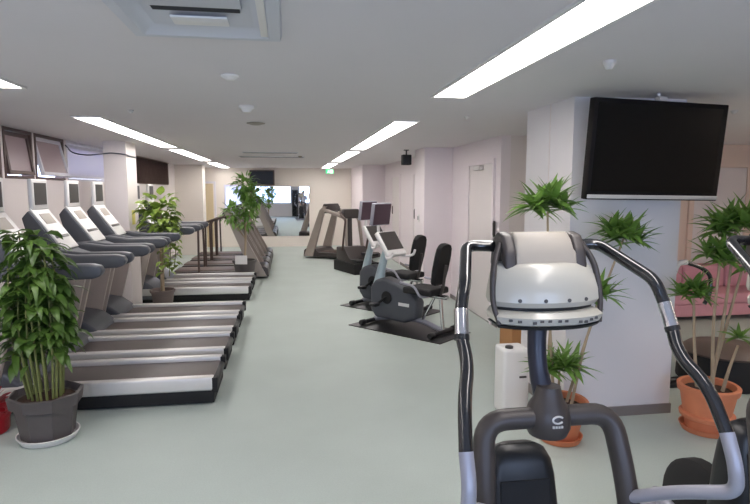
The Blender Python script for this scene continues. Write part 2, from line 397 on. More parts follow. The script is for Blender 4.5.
ac = thing('air_conditioner_cassette', 'white rectangular ceiling air conditioner cassette at the top of the picture', 'air conditioner', (-0.305, 1.92, CEIL))
def rect(hx, hy, z): return [(-hx, -hy, z), (hx, -hy, z), (hx, hy, z), (-hx, hy, z)]
p_ = MB().loft([rect(0.295, 0.56, -0.001), rect(0.288, 0.552, -0.03), rect(0.245, 0.5, -0.036), rect(0.2, 0.44, -0.014), rect(0.185, 0.42, -0.012)], cap=False)
p_.smooth = 20; p_.build('panel', M_lid_grey, ac)
for y_ in (-1, 1):
    MB().box(-0.15, 0.15, y_ * 0.2 - 0.022, y_ * 0.2 + 0.022, -0.02, -0.012).build('air_slot', M_ventdark, ac)
    MB().box(-0.1, 0.1, y_ * 0.3 - 0.05, y_ * 0.3 + 0.05, -0.034, -0.026, 0.004).build('louver', M_white, ac)
MB().box(-0.186, 0.186, -0.421, 0.421, -0.013, -0.009).box(-0.16, 0.16, -0.16, 0.16, -0.026, -0.013, 0.004).build('intake_grille', M_lid_grey, ac)
MB().box(0.212, 0.24, -0.45, 0.45, -0.04, -0.034, 0.003).build('side_strip', M_white, ac)

def disc(name, label, cat, x, y, r, h, m=M_white, neck=True, group=None):
    b = MB(); b.lathe([(r * 0.98, -0.001), (r, -h * 0.35), (r * 0.75, -h * 0.6), (r * 0.45, -h), (0.001, -h)], n=20)
    o = b.build(name, m, None, None, (x, y, CEIL)); tag(o, label, cat, group); return o
disc('smoke_detector', 'white smoke detector dome nearest the air conditioner', 'smoke detector', -0.31, 3.36, 0.05, 0.03)
disc('smoke_detector', 'white smoke detector dome in mid ceiling between the two light rows', 'smoke detector', -0.3, 4.55, 0.06, 0.05)
disc('ceiling_speaker', 'flat grey round ceiling speaker behind the middle smoke detector', 'speaker', -0.29, 5.68, 0.09, 0.02, M_lid)
disc('fire_sprinkler', 'small sprinkler head above the second left strip light', 'sprinkler', -1.25, 4.93, 0.022, 0.025, M_silver)
disc('fire_sprinkler', 'small sprinkler head between the big bright strip light and the television', 'sprinkler', 1.62, 2.7, 0.035, 0.045, M_silver)
disc('fire_sprinkler', 'small dark sprinkler head right of the second right strip light', 'sprinkler', 1.58, 4.87, 0.022, 0.028, M_silver)
disc('fire_sprinkler', 'tiny sprinkler head in the ceiling far down the aisle', 'sprinkler', 0.26, 11.0, 0.04, 0.03, M_lid)
disc('fire_sprinkler', 'small sprinkler head in the ceiling right of the television', 'sprinkler', 3.65, 4.2, 0.03, 0.03, M_silver)
for yy, x0, x1, lab in ((10.0, -0.75, 0.2, 'nearer of two thin ceiling air slots down the aisle'), (11.3, -0.9, 0.35, 'farther of two thin ceiling air slots down the aisle')):
    t = thing('air_diffuser', lab, 'air vent', ((x0 + x1) / 2, yy, CEIL), 0, 'slot diffusers in the aisle ceiling'); h = (x1 - x0) / 2
    MB().box(-h, h, -0.05, 0.05, -0.012, 0).build('frame', M_lid_grey, t)
    MB().box(-h + 0.02, h - 0.02, -0.02, 0.02, -0.016, -0.012).build('slot', M_ventdark, t)

sp = thing('hanging_speaker', 'small black box speaker hung from the ceiling by the right wall', 'speaker', (1.93, 9.05, CEIL))
MB().lathe([(0.045, 0), (0.045, -0.012), (0.012, -0.016), (0.012, -0.08)], n=14).build('bracket', M_black, sp)
MB().box(-0.075, 0.075, -0.07, 0.07, -0.245, -0.08, 0.015).build('cabinet', M_blackm, sp)
MB().box(-0.062, 0.062, -0.076, -0.07, -0.232, -0.093, 0.003).build('grille', M_black, sp)

ex = thing('exit_sign', 'green lit exit sign with a running figure under the far ceiling', 'sign', (1.27, 16.9, CEIL))
MB().box(-0.13, 0.13, -0.02, 0.02, -0.17, -0.03, 0.006).build('housing', M_white, ex)
MB().box(-0.02, 0.02, -0.012, 0.012, -0.03, 0.0).build('hanger', M_white, ex)
f_ = MB().box(-0.118, 0.118, -0.0235, -0.0205, -0.16, -0.04).build('sign_face', M_exitg, ex)
pg = MB(); pg.box(0.0, 0.09, -0.0255, -0.024, -0.15, -0.05)
pg.lathe([(0.011, -0.0255), (0.011, -0.024)], (-0.045, 0, -0.066), 10, 'y')
pg.prism([(-0.055, -0.08), (-0.03, -0.082), (-0.04, -0.115), (-0.06, -0.112)], -0.0255, -0.024, 'y')
pg.prism([(-0.058, -0.11), (-0.045, -0.11), (-0.07, -0.145), (-0.085, -0.142)], -0.0255, -0.024, 'y')
pg.prism([(-0.05, -0.11), (-0.04, -0.108), (-0.018, -0.125), (-0.025, -0.145), (-0.035, -0.128)], -0.0255, -0.024, 'y')
pg.build('running_figure_mark', M_exitw, f_)

ft = thing('hanging_television', 'dark television mounted high on the far wall left of the mirror', 'television', (-0.72, 17.0, 0))
MB().box(-0.36, 0.36, -0.05, 0.05, 1.83, 2.28, 0.01).build('body', M_brown, ft)
MB().box(-0.32, 0.32, -0.056, -0.05, 1.87, 2.25).build('screen', M_screen, ft)
MB().box(-0.06, 0.06, 0.05, 0.2, 1.98, 2.14).build('wall_bracket', M_black, ft)

# ---------------------------------------------------------------- main television on the pillar
tv = thing('television', 'large flat black television on the square pillar by the right strip light', 'television', (2.468, 3.5, 1.96), 0.0)
TW, TH = 0.522, 0.328
TL = bpy.data.objects
Mt = Euler((math.radians(4), math.radians(0.8), math.radians(5))).to_matrix().to_4x4()
b = MB(); b.box(-TW, TW, -0.03, 0.03, -TH, TH, 0.008, M=Mt); b.build('casing', M_bezel, tv)
b = MB(); b.box(-TW + 0.03, TW - 0.045, -0.034, -0.03, -TH + 0.055, TH - 0.03, M=Mt); b.build('screen', M_screen, tv)
b = MB(); b.box(-TW + 0.005, TW - 0.005, -0.04, -0.029, -TH + 0.008, -TH + 0.034, 0.004, M=Mt); b.build('lower_trim', M_silver, tv, 'silver strip along the lower edge')
b = MB(); b.box(-0.17, 0.17, 0.03, 0.06, -0.16, 0.16, M=Mt).tube([(0, 0.05, 0), (0, 0.23, 0)], 0.035, 10).box(-0.12, 0.12, 0.22, 0.248, -0.15, 0.15); b.build('wall_bracket', M_black, tv)
b = MB(); b.box(-0.03, 0.03, -0.02, 0.03, TH + 0.001, TH + 0.03, 0.006, M=Mt).lathe([(0.001, 0.03), (0.014, 0.036), (0.016, 0.05), (0.001, 0.06)], (0, 0.0, TH), 12); b.build('sensor', M_silver, tv)

# ---------------------------------------------------------------- treadmills in the near left row
def treadmill(label, yc):
    t = thing('treadmill', label, 'treadmill', (-1.6, yc, 0), 0, 'treadmills along the left windows')
    MB().box(-0.96, 1.0, -0.31, 0.31, 0.012, 0.125, 0.01).build('base_frame', M_blackm, t)
    for s in (-1, 1):
        MB().box(-0.62, 1.0, min(s * 0.25, s * 0.325), max(s * 0.25, s * 0.325), 0.115, 0.228, 0.018, seg=3).build('side_rail', M_silver, t)
        MB().lathe([(0.03, 0.0), (0.035, 0.01), (0.025, 0.035)], (0.9, s * 0.24, 0), 14).build('foot', M_black, t)
        MB().lathe([(0.03, 0.0), (0.035, 0.01), (0.025, 0.035)], (-0.85, s * 0.24, 0), 14).build('foot', M_black, t)
        u = MB(); u.prism([(-0.9, 0.22), (-0.56, 0.22), (-0.36, 1.02), (-0.44, 1.08), (-0.6, 1.06)], s * 0.33 - 0.025, s * 0.33 + 0.025, 'y', 0.012); u.build('upright', M_upr, t)
        h = MB(); h.prism([(-0.6, 1.16), (-0.56, 1.02), (0.15, 1.035), (0.205, 1.055), (0.225, 1.095), (0.205, 1.135), (0.14, 1.15), (-0.2, 1.15), (-0.4, 1.18)], s * 0.31 - 0.048, s * 0.31 + 0.048, 'y', 0.022, 3)
        h.build('handrail', M_slate, t)
        e = MB(); e.box(0.98, 1.03, min(s * 0.25, s * 0.325), max(s * 0.25, s * 0.325), 0.1, 0.222, 0.01); e.build('rail_end_cap', M_blackm, t)
    MB().box(-0.62, 0.985, -0.252, 0.252, 0.165, 0.19, 0.006).build('running_belt', M_belt, t)
    MB().lathe([(0.03, -0.25), (0.036, -0.24), (0.036, 0.24), (0.03, 0.25)], (0.99, 0, 0.15), 16, 'y').build('rear_roller', M_black, t)
    MB().prism([(-0.98, 0.05), (-0.985, 0.3), (-0.92, 0.37), (-0.72, 0.375), (-0.52, 0.33), (-0.4, 0.24), (-0.37, 0.14), (-0.4, 0.05)], -0.32, 0.32, 'y', 0.035, 3).build('motor_hood', M_slate, t)
    c = MB(); c.prism([(-0.74, 1.45), (-0.68, 1.52), (-0.41, 1.14), (-0.22, 1.07), (-0.3, 1.0), (-0.56, 1.02), (-0.68, 1.2)], -0.21, 0.21, 'y', 0.02); C_ = c.build('console', M_slate, t)
    # white control panel lying on the sloped console
    ax = Vector((0.27, 0, -0.38)).normalized(); nn = Vector((0.38, 0, 0.27)).normalized(); o0 = Vector((-0.68, 0, 1.52))
    def slab(l0, l1, h0, h1, y0, y1, bev=0.006):
        Mx = Matrix(((ax.x, 0, nn.x, o0.x), (0, 1, 0, 0), (ax.z, 0, nn.z, o0.z), (0, 0, 0, 1)))
        return MB().box(l0, l1, y0, y1, h0, h1, bev, M=Mx)
    P = slab(-0.01, 0.45, 0.0, 0.018, -0.185, 0.185, 0.008).build('control_panel', M_white, t, 'white control panel')
    slab(0.06, 0.17, 0.018, 0.022, -0.11, 0.11, 0.002).build('display', M_lid, P)
    slab(0.3, 0.33, 0.018, 0.022, -0.15, 0.15, 0.002).build('button_strip', M_orange_led, P)
    MB().tube([(-0.71, 0, 1.46), (-0.73, 0, 1.53), (-0.72, 0, 1.62)], 0.025, 10).build('monitor_stalk', M_white, t)
    m = MB(); m.box(-0.69, -0.65, -0.17, 0.17, 1.52, 1.8, 0.016, seg=3); mo = m.build('monitor', M_white, t, 'white framed monitor')
    MB().box(-0.65, -0.646, -0.125, 0.125, 1.565, 1.765).build('screen', M_lcd, mo)
    return t
T0 = treadmill('grey treadmill in the left row right behind the grey pot plant, nearest to the viewer', 4.77)
for yc, lab in ((5.61, 'second treadmill from the viewer in the left row by the high windows'),
                (6.44, 'third treadmill from the viewer in the left row by the high windows'),
                (7.26, 'fourth treadmill in the left row, just before the square left pillar'),
                (9.02, 'treadmill just past the square left pillar, behind the vine plant'),
                (9.92, 'treadmill between the vine plant and the grey tagged planter')):
    dup(T0, (-1.6, yc, 0), lab)

# ---------------------------------------------------------------- far treadmills with A-shaped side frames
def far_treadmill(label, loc, rz, um, group, pr=0.02, pm=None, le=-0.2):
    t = thing('treadmill', label, 'treadmill', loc, rz, group)
    MB().prism([(-1.0, 0.04), (-1.0, 0.13), (-0.95, 0.16), (0.35, 0.16), (0.45, 0.24), (0.72, 0.24), (0.78, 0.2), (0.8, 0.04)], -0.38, 0.38, 'y', 0.015).build('deck', M_dark, t)
    MB().box(-0.97, 0.36, -0.26, 0.26, 0.158, 0.172, 0.004).build('running_belt', M_brown, t)
    for s in (-1, 1):
        yb, yt = s * 0.38, s * 0.31
        u = MB()
        u.loft([[(0.5, yb - 0.035, 0.05), (0.76, yb - 0.035, 0.05), (0.76, yb + 0.035, 0.05), (0.5, yb + 0.035, 0.05)],
                [(0.22 + le, yt - 0.03, 1.2), (0.36 + le, yt - 0.03, 1.2), (0.36 + le, yt + 0.03, 1.2), (0.22 + le, yt + 0.03, 1.2)],
                [(0.16 + le, yt - 0.03, 1.3), (0.24 + le, yt - 0.03, 1.3), (0.24 + le, yt + 0.03, 1.3), (0.16 + le, yt + 0.03, 1.3)]])
        u.smooth = 20; u.build('upright', um, t)
        MB().tube(rounded([(0.26 + le, yt, 1.22), (-0.1 + le, yt, 1.12), (-0.4 + le * 0.5, yt, 1.02), (-0.5, yb, 0.14)], 0.1), pr, 10).build('handrail', pm or M_brown, t)
    MB().prism([(0.12 + le, 1.2), (0.2 + le, 1.36), (0.27 + le, 1.36), (0.34 + le, 1.18), (0.25 + le, 1.12)], -0.3, 0.3, 'y', 0.02).build('console', M_dark, t)
    MB().box(-0.03 + le, 0.03 + le, -0.31, 0.31, 1.105, 1.145, 0.01).build('crossbar', M_brown, t)
    return t
G2 = 'treadmills facing the aisle at the far left'
F0 = far_treadmill('dark decked treadmill just behind the grey tagged planter, its front to the aisle', (-1.17, 11.25, 0), 0, M_uprd, G2)
for k, (yc, lab) in enumerate(((12.22, 'second leaning framed treadmill past the grey tagged planter, front to the aisle'),
                (13.17, 'third leaning framed treadmill past the grey tagged planter, front to the aisle'),
                (14.12, 'fourth leaning framed treadmill past the grey tagged planter, nearly at the mirror'))):
    dup(F0, (-1.17, yc, 0), lab)
far_treadmill('treadmill with a tall brown grey frame standing slantwise at the far right of the aisle', (1.25, 14.0, 0), math.radians(143), M_uprd, 'treadmill at the far right of the aisle', 0.045, M_uprd, -0.03)

# ---------------------------------------------------------------- recumbent bikes on rubber mats
def bike(label, loc, rz):
    t = thing('recumbent_bike', label, 'exercise bike', loc, rz, 'recumbent bikes by the right wall')
    z0 = 0.012
    for x in (0.5, -0.54):
        f = MB(); f.tube([(x, -0.24, z0 + 0.035), (x, 0.24, z0 + 0.035)], 0.028, 12)
        f.lathe([(0.03, -0.06), (0.036, -0.05), (0.036, 0.02), (0.028, 0.03)], (x, -0.22, z0 + 0.037), 12, 'y').lathe([(0.028, -0.03), (0.036, -0.02), (0.036, 0.05), (0.03, 0.06)], (x, 0.22, z0 + 0.037), 12, 'y')
        f.build('foot_bar', M_black, t)
    MB().tube(rounded([(0.5, 0, 0.06), (0.2, 0, 0.12), (-0.25, 0, 0.14), (-0.54, 0, 0.06)], 0.1), 0.03, 10).build('frame', M_greymetal, t)
    # rounded drive housing
    pts = []
    for k in range(20):
        a = PI * 0.92 - k / 19 * PI * 1.62
        pts.append((0.12 + 0.27 * math.cos(a), 0.36 + 0.26 * math.sin(a)))
    pts += [(-0.16, 0.13), (-0.2, 0.3)]
    MB().prism([(0.42, 0.58), (0.5, 0.5), (0.5, 0.2), (0.42, 0.1), (-0.05, 0.09), (-0.2, 0.16), (-0.22, 0.36), (-0.1, 0.5), (0.1, 0.57), (0.3, 0.62)], -0.1, 0.1, 'y', 0.05, 4).build('drive_housing', M_slate, t)
    b = MB(); b.box(-0.12, 0.04, -0.106, -0.1, 0.3, 0.34, 0.002).box(-0.12, 0.04, 0.1, 0.106, 0.3, 0.34, 0.002); b.build('badge', M_white, t, 'small white badge on the housing')
    for s in (-1, 1):
        c = MB(); c.tube([(0.22, s * 0.1, 0.38), (0.22, s * 0.14, 0.38), (0.22 + s * 0.12, s * 0.14, 0.38 - s * 0.09)], 0.016, 8)
        c.lathe([(0.075, -0.008), (0.08, 0), (0.075, 0.008)], (0.22, s * 0.112, 0.38), 18, 'y')
        c.build('crank', M_blackm, t)
        MB().box(0.17 + s * 0.12, 0.27 + s * 0.12, s * 0.2 - 0.05, s * 0.2 + 0.05, 0.27 - s * 0.09 + 0.09, 0.31 - s * 0.09 + 0.09, 0.012).build('pedal', M_black, t)
    MB().tube([(0.44, 0, 0.5), (0.38, 0, 0.75), (0.3, 0, 0.98)], [0.07, 0.05, 0.045], 12, 4).build('mast', M_bluegrey, t)
    # console faces the rider (-x)
    Mc = Matrix.Translation((0.24, 0, 1.03)) @ Matrix.Rotation(math.radians(35), 4, 'Y')
    c = MB().box(-0.03, 0.03, -0.185, 0.185, -0.17, 0.18, 0.025, M=Mc, seg=3).build('console', M_white, t, 'white framed console')
    MB().box(-0.036, -0.03, -0.155, 0.155, -0.09, 0.16, M=Mc).build('screen', M_lcd, c)
    MB().tube(rounded([(0.22, -0.12, 0.9), (0.14, -0.2, 0.87), (0.05, -0.22, 0.9), (0.03, -0.22, 0.96)], 0.05), 0.016, 8).tube(rounded([(0.22, 0.12, 0.9), (0.14, 0.2, 0.87), (0.05, 0.22, 0.9), (0.03, 0.22, 0.96)], 0.05), 0.016, 8).tube([(0.22, -0.12, 0.9), (0.22, 0.12, 0.9)], 0.016, 8).build('handlebar', M_white, t)
    MB().tube([(0.3, 0, 1.0), (0.44, 0, 1.12), (0.45, 0, 1.34)], 0.018, 8).build('monitor_stalk', M_white, t)
    Mm = Matrix.Translation((0.4, 0, 1.4)) @ Matrix.Rotation(math.radians(-8), 4, 'Y')
    m = MB().box(-0.02, 0.03, -0.17, 0.17, -0.14, 0.14, 0.012, M=Mm).build('monitor', M_greymetal, t, 'thin grey framed monitor')
    MB().box(-0.025, -0.02, -0.158, 0.158, -0.128, 0.128, M=Mm).build('screen', M_lcdp, m)
    MB().tube([(-0.05, 0, 0.16), (-0.2, 0, 0.46), (-0.6, 0, 0.46)], 0.028, 10).tube([(-0.54, 0, 0.08), (-0.5, 0, 0.46)], 0.022, 10).tube([(-0.25, 0, 0.15), (-0.42, 0, 0.45)], 0.018, 8).build('seat_strut', M_chrome, t, 'chrome seat strut')
    MB().box(-0.5, -0.08, -0.19, 0.19, 0.48, 0.56, 0.035, seg=4).build('seat', M_blackm, t)
    Ms = Matrix.Translation((-0.5, 0, 0.83)) @ Matrix.Rotation(math.radians(-12), 4, 'Y')
    MB().loft([[Ms @ Vector((x, hw * u, z)) for u, x in ((-1, 0.0), (-0.8, -0.035), (0.8, -0.035), (1, 0.0), (0.8, 0.03), (-0.8, 0.03))] for z, hw in ((-0.23, 0.1), (-0.2, 0.13), (-0.05, 0.155), (0.12, 0.155), (0.2, 0.14), (0.245, 0.1), (0.26, 0.05))]).build('backrest', M_blackm, t)
    MB().tube([(-0.5, 0, 0.47), (-0.54, 0, 0.6), (-0.57, 0, 0.84)], 0.018, 8).build('backrest_bracket', M_dark, t)
    for s in (-1, 1):
        MB().tube(rounded([(-0.4, s * 0.1, 0.47), (-0.38, s * 0.24, 0.47), (-0.3, s * 0.25, 0.6), (-0.1, s * 0.25, 0.62)], 0.06), 0.014, 8).build('side_handle', M_greymetal, t)
    return t
BR = math.radians(131)
def matx(loc, label):
    o = MB().box(-0.72, 0.66, -0.33, 0.33, 0, 0.011, 0.003).build('floor_mat', M_mat, None, None, loc); o.rotation_euler = (0, 0, BR)
    return tag(o, label, 'mat', 'black mats under the recumbent bikes')
B0 = bike('grey recumbent bike with tall black backrest, nearest to the viewer on the right', (1.42, 6.62, 0), BR)
dup(B0, (1.43, 7.85, 0), 'grey recumbent bike standing behind the nearest recumbent bike')
matx((1.42, 6.62, 0), 'black rubber mat under the nearest recumbent bike')
matx((1.43, 7.85, 0), 'black rubber mat under the farther recumbent bike')

st = thing('stair_climber', 'dark stair climber with raised handles between the bikes and the far right treadmill', 'exercise machine', (1.42, 11.6, 0), 0.35)
MB().box(-0.3, 0.3, -0.5, 0.5, 0.0, 0.22, 0.02).build('base', M_blackm, st)
MB().prism([(-0.3, 0.2), (0.45, 0.2), (0.45, 0.5), (0.1, 0.52)], -0.26, 0.26, 'x', 0.03).build('housing', M_dark, st)
for s in (-1, 1):
    MB().box(s * 0.15 - 0.1, s * 0.15 + 0.1, -0.5, -0.1, 0.3 + s * 0.06, 0.35 + s * 0.06, 0.012).build('pedal', M_black, st)
    MB().tube(rounded([(s * 0.1, 0.3, 1.15), (s * 0.28, 0.22, 1.2), (s * 0.3, -0.1, 1.1), (s * 0.28, 0.1, 0.45)], 0.08), 0.022, 10).build('handrail', M_brown, st)
MB().tube([(0, 0.3, 0.45), (0, 0.32, 1.1)], 0.05, 10).build('mast', M_dark, st)
MB().box(-0.17, 0.17, 0.2, 0.36, 1.1, 1.3, 0.03).build('console', M_dark, st)

# ---------------------------------------------------------------- the big foreground machines
def cross_trainer(label, loc):
    t = thing('cross_trainer', label, 'exercise machine', loc, 0, 'cross trainers standing in the foreground')
    Y0 = 1.7
    L = lambda pts: [(x, yy - Y0, z) for x, yy, z in pts]
    # base
    b = MB(); b.tube(L([(-0.34, 1.25, 0.04), (0.34, 1.25, 0.04)]), 0.04, 12).tube(L([(-0.3, 2.45, 0.04), (0.3, 2.45, 0.04)]), 0.04, 12).box(-0.05, 0.05, 1.25 - Y0, 2.45 - Y0, 0.03, 0.1, 0.012)
    b.build('base_frame', M_greymetal, t)
    # black drive shroud between the legs of the arch
    rings = []
    for z, hw, y0, y1 in ((0.08, 0.15, 1.68, 1.9), (0.35, 0.145, 1.7, 1.9), (0.6, 0.135, 1.725, 1.89), (0.7, 0.128, 1.742, 1.88), (0.75, 0.118, 1.752, 1.87), (0.782, 0.1, 1.765, 1.86), (0.8, 0.065, 1.785, 1.84)):
        ring = []; r = min(0.05, hw * 0.5)
        for cx_, cy_, a0 in ((hw - r, y1 - r, 0), (-hw + r, y1 - r, 90), (-hw + r, y0 + r, 180), (hw - r, y0 + r, 270)):
            for q in range(5):
                a = math.radians(a0 + q * 22.5); ring.append((cx_ + r * math.cos(a) - 0.01, cy_ - Y0 + r * math.sin(a), z))
        rings.append(ring)
    s_ = MB().loft(rings).build('drive_shroud', M_black, t)
    MB().lathe([(0.2, -0.05), (0.225, -0.03), (0.225, 0.03), (0.2, 0.05)], (0.04, 2.12 - Y0, 0.24), 28, 'x').build('flywheel_cover', M_blackm, t)
    MB().prism([(1.69 - Y0, 0.4), (1.736 - Y0, 0.7), (1.75 - Y0, 0.7), (1.72 - Y0, 0.4)], -0.1, 0.08, 'x', 0.004).build('shroud_inset', M_blackm, s_)
    # inverted-U arch
    MB().tube(rounded(L([(-0.26, 1.45, 0.12), (-0.226, 1.555, 0.8), (-0.215, 1.605, 0.985), (0.215, 1.605, 0.985), (0.236, 1.545, 0.8), (0.29, 1.42, 0.12)]), 0.075, 7), 0.034, 16).build('arch_frame', M_dark, t)
    h = MB(); h.lathe([(0.03, -0.058), (0.06, -0.056), (0.071, -0.03), (0.071, 0.005), (0.062, 0.035), (0.046, 0.062), (0.036, 0.1)], (0, 1.61 - Y0, 0.985), 20)
    hub = h.build('hub', M_dark, t)
    lg = MB()   # ring emblem with a gap and a short block line below it
    pts = [(0.0 + 0.017 * math.cos(a), 1.5395 - Y0, 1.0 + 0.011 * math.sin(a)) for a in [math.radians(35 + k * 290 / 14) for k in range(15)]]
    lg.tube(pts, 0.0032, 6)
    for k in range(4): lg.box(-0.017 + k * 0.009, -0.011 + k * 0.009, 1.537 - Y0, 1.543 - Y0, 0.974, 0.981)
    lg.build('emblem', M_silver, hub, 'pale ring emblem')
    # mast
    MB().tube(L([(0, 1.625, 1.02), (-0.012, 1.66, 1.12), (-0.012, 1.68, 1.22), (0.0, 1.69, 1.36)]), [0.036, 0.03, 0.03, 0.034], 16, 5).build('mast', mat('navy_mast', rgb(44, 46, 58), 0.35, 0.2, 0.08) if 'navy_mast' not in MATS else MATS['navy_mast'], t)
    # console: bulging lower pod
    def pod(y_off, zlist, name, m, par, back):
        rings = []
        for z, hw, yf in zlist:
            ring = []
            n = 13
            for q in range(n):
                u = -1 + 2 * q / (n - 1)
                ring.append((u * hw, yf + 0.055 * (abs(u) ** 2.6) - Y0, z))
            ring += [(hw * 0.97, back - Y0, z), (-hw * 0.97, back - Y0, z)]
            rings.append(ring)
        b = MB().loft(rings); b.smooth = 35
        return b.build(name, m, par)
    con = pod(0, [(1.338, 0.168, 1.592), (1.355, 0.176, 1.582), (1.39, 0.172, 1.586), (1.43, 0.164, 1.598), (1.456, 0.157, 1.615), (1.468, 0.152, 1.632), (1.471, 0.146, 1.645)], 'console', M_whitec, t, 1.73)
    pod(0, [(1.326, 0.16, 1.602), (1.3395, 0.162, 1.6)], 'display_slot', M_black, con, 1.72)
    lip = pod(0, [(1.283, 0.16, 1.575), (1.29, 0.172, 1.562), (1.312, 0.176, 1.556), (1.326, 0.165, 1.575)], 'control_lip', M_whitec, con, 1.72)
    pod(0, [(1.274, 0.166, 1.57), (1.283, 0.172, 1.566)], 'lip_edge', M_black, con, 1.72)
    for u in (-0.8, -0.66, -0.42, -0.3, -0.16, 0.02, 0.14, 0.42, 0.54, 0.66, 0.78):
        yf = 1.5585 + 0.055 * abs(u) ** 2.6 - Y0; zz = 1.301 + 0.004 * math.cos(u * 40)
        MB().box(u * 0.176 - 0.0055, u * 0.176 + 0.0055, yf - 0.003, yf + 0.006, zz - 0.004, zz + 0.004, 0.001).build('button', M_orange_led, con)
    for u in (-0.62, -0.18, 0.26, 0.62):
        yf = 1.584 + 0.055 * abs(u) ** 2.6 - Y0
        MB().lathe([(0.0062, -0.003), (0.0062, 0.006)], (u * 0.175, yf, 1.362), 10, 'y').build('button', M_orange_led, con)
    # dark side shells wrapping the console
    for s in (-1, 1):
        w = MB(); w.tube(L([(s * 0.166, 1.615, 1.285), (s * 0.18, 1.64, 1.36), (s * 0.17, 1.665, 1.46), (s * 0.14, 1.7, 1.53)]), [0.008, 0.009, 0.01, 0.01], 10, 5); w.build('console_side_shell', M_dark, con)
    # upper reading panel
    rings = []
    for x, dz in ((-0.1, -0.02), (-0.094, -0.004), (-0.085, 0), (0.085, 0), (0.094, -0.004), (0.1, -0.02)):
        rings.append([(x, yy - Y0, z + (dz if z > 1.5 else 0)) for yy, z in ((1.645, 1.44), (1.655, 1.5), (1.682, 1.545), (1.71, 1.566), (1.745, 1.562), (1.765, 1.53), (1.77, 1.44))])
    u = MB().loft(rings); u.smooth = 50; up = u.build('reading_panel', M_lid, t)
    for s in (-1, 1):
        e = MB(); e.prism([(1.645 - Y0, 1.45), (1.66 - Y0, 1.51), (1.69 - Y0, 1.556), (1.735 - Y0, 1.566), (1.775 - Y0, 1.54), (1.79 - Y0, 1.45), (1.72 - Y0, 1.45), (1.7 - Y0, 1.5), (1.68 - Y0, 1.45)], min(s * 0.096, s * 0.138), max(s * 0.096, s * 0.138), 'x', 0.012, 3)
        e.build('panel_end_cap', M_dark, up)
    # handlebars
    for s in (-1, 1):
        P = L([(s * 0.12, 1.755, 1.515), (s * 0.232, 1.755, 1.52), (s * 0.302, 1.548, 1.427), (s * 0.32, 1.525, 1.366), (s * 0.328, 1.487, 1.285), (s * 0.323, 1.46, 1.241), (s * 0.329, 1.43, 1.204), (s * 0.349, 1.385, 1.167), (s * 0.361, 1.35, 1.121), (s * 0.372, 1.3, 1.03)])
        hb = MB(); hb.tube(rounded(P, 0.04, 5), 0.0185, 14); H = hb.build('handlebar', M_glossblack, t)
        A, B = Vector(P[3]), Vector(P[4])
        MB().tube([A.lerp(B, 0.08), A.lerp(B, 0.9)], 0.0205, 16).build('grip_sensor', M_chrome, H, 'chrome grip sensor')
        MB().tube([A.lerp(B, 0.9), A.lerp(B, 1.06)], 0.022, 16).build('collar', M_black, H)
        MB().tube(rounded(L([(s * 0.371, 1.304, 1.04), (s * 0.372, 1.268, 0.965), (s * 0.378, 1.262, 0.89), (s * 0.3, 1.4, 0.82), (s * 0.235, 1.53, 0.735)]), 0.05, 6), 0.0195, 14).build('support_tube', M_greymetal, t)
        # swinging pedal arm and foot plate
        MB().tube(L([(s * 0.14, 2.2, 0.3), (s * 0.17, 1.6, 0.27 + s * 0.04), (s * 0.18, 1.2, 0.22 + s * 0.06)]), 0.028, 10).build('pedal_arm', M_greymetal, t)
        MB().box(s * 0.2 - 0.09, s * 0.2 + 0.09, 1.15 - Y0, 1.55 - Y0, 0.25 + s * 0.05, 0.3 + s * 0.05, 0.02).build('foot_plate', M_blackm, t)
    return t
C0 = cross_trainer('dark framed cross trainer with cream console, nearest in the middle right foreground', (0.808, 1.7, 0))
dup(C0, (1.815, 1.75, 0), 'cross trainer cut off by the right edge, in front of the right terracotta pot')

# ---------------------------------------------------------------- plants
def pot_round(t, r0, r1, h, m, rim=0.03, saucer=None):
    MB().lathe([(r0 * 0.9, 0.02), (r0, 0.03), (r1 * 0.92, h - rim), (r1, h - rim), (r1 * 1.03, h - 0.008), (r1 * 0.98, h), (r1 * 0.88, h - 0.004), (r1 * 0.84, h - 0.06), (0.01, h - 0.06)], n=32).build('pot', m, t)
    MB().lathe([(0.01, h - 0.062), (r1 * 0.83, h - 0.06), (r1 * 0.8, h - 0.045), (r1 * 0.4, h - 0.035), (0.01, h - 0.035)], n=24).build('soil', M_soil, t)
    MB().lathe([(r0 * 1.0, 0.0), (r0 * 1.15, 0.004), (r0 * 1.3, 0.045), (r0 * 1.24, 0.045), (r0 * 1.1, 0.016), (0.01, 0.014)], n=32).build('saucer', saucer or m, t)
def crown(t, c, n, L, W, rng, m=L_drac):
    b = MB(); c = Vector(c); k_ = max(1, round(n / 13))
    for h in range(k_):
        a0 = h * 2.4; off = 0.0 if h == 0 else L * 0.42
        cc = c + Vector((math.cos(a0) * off, math.sin(a0) * off * 0.7, rng.uniform(-0.05, 0.07) if h else 0.05))
        for k in range(19):
            a = k * 2.39996 + rng.uniform(-0.3, 0.3); e = -0.3 + 1.5 * (k / 19) ** 0.9
            d = Vector((math.cos(a) * math.cos(e), math.sin(a) * math.cos(e), math.sin(e)))
            b.leaf(cc, d, L * rng.uniform(0.65, 1.05), W * rng.uniform(0.85, 1.2), rng.uniform(0.2, 1.0), 5, 0.25, rng.uniform(-0.3, 0.3))
    b.build('foliage', m, t)
rng = random.Random(3)
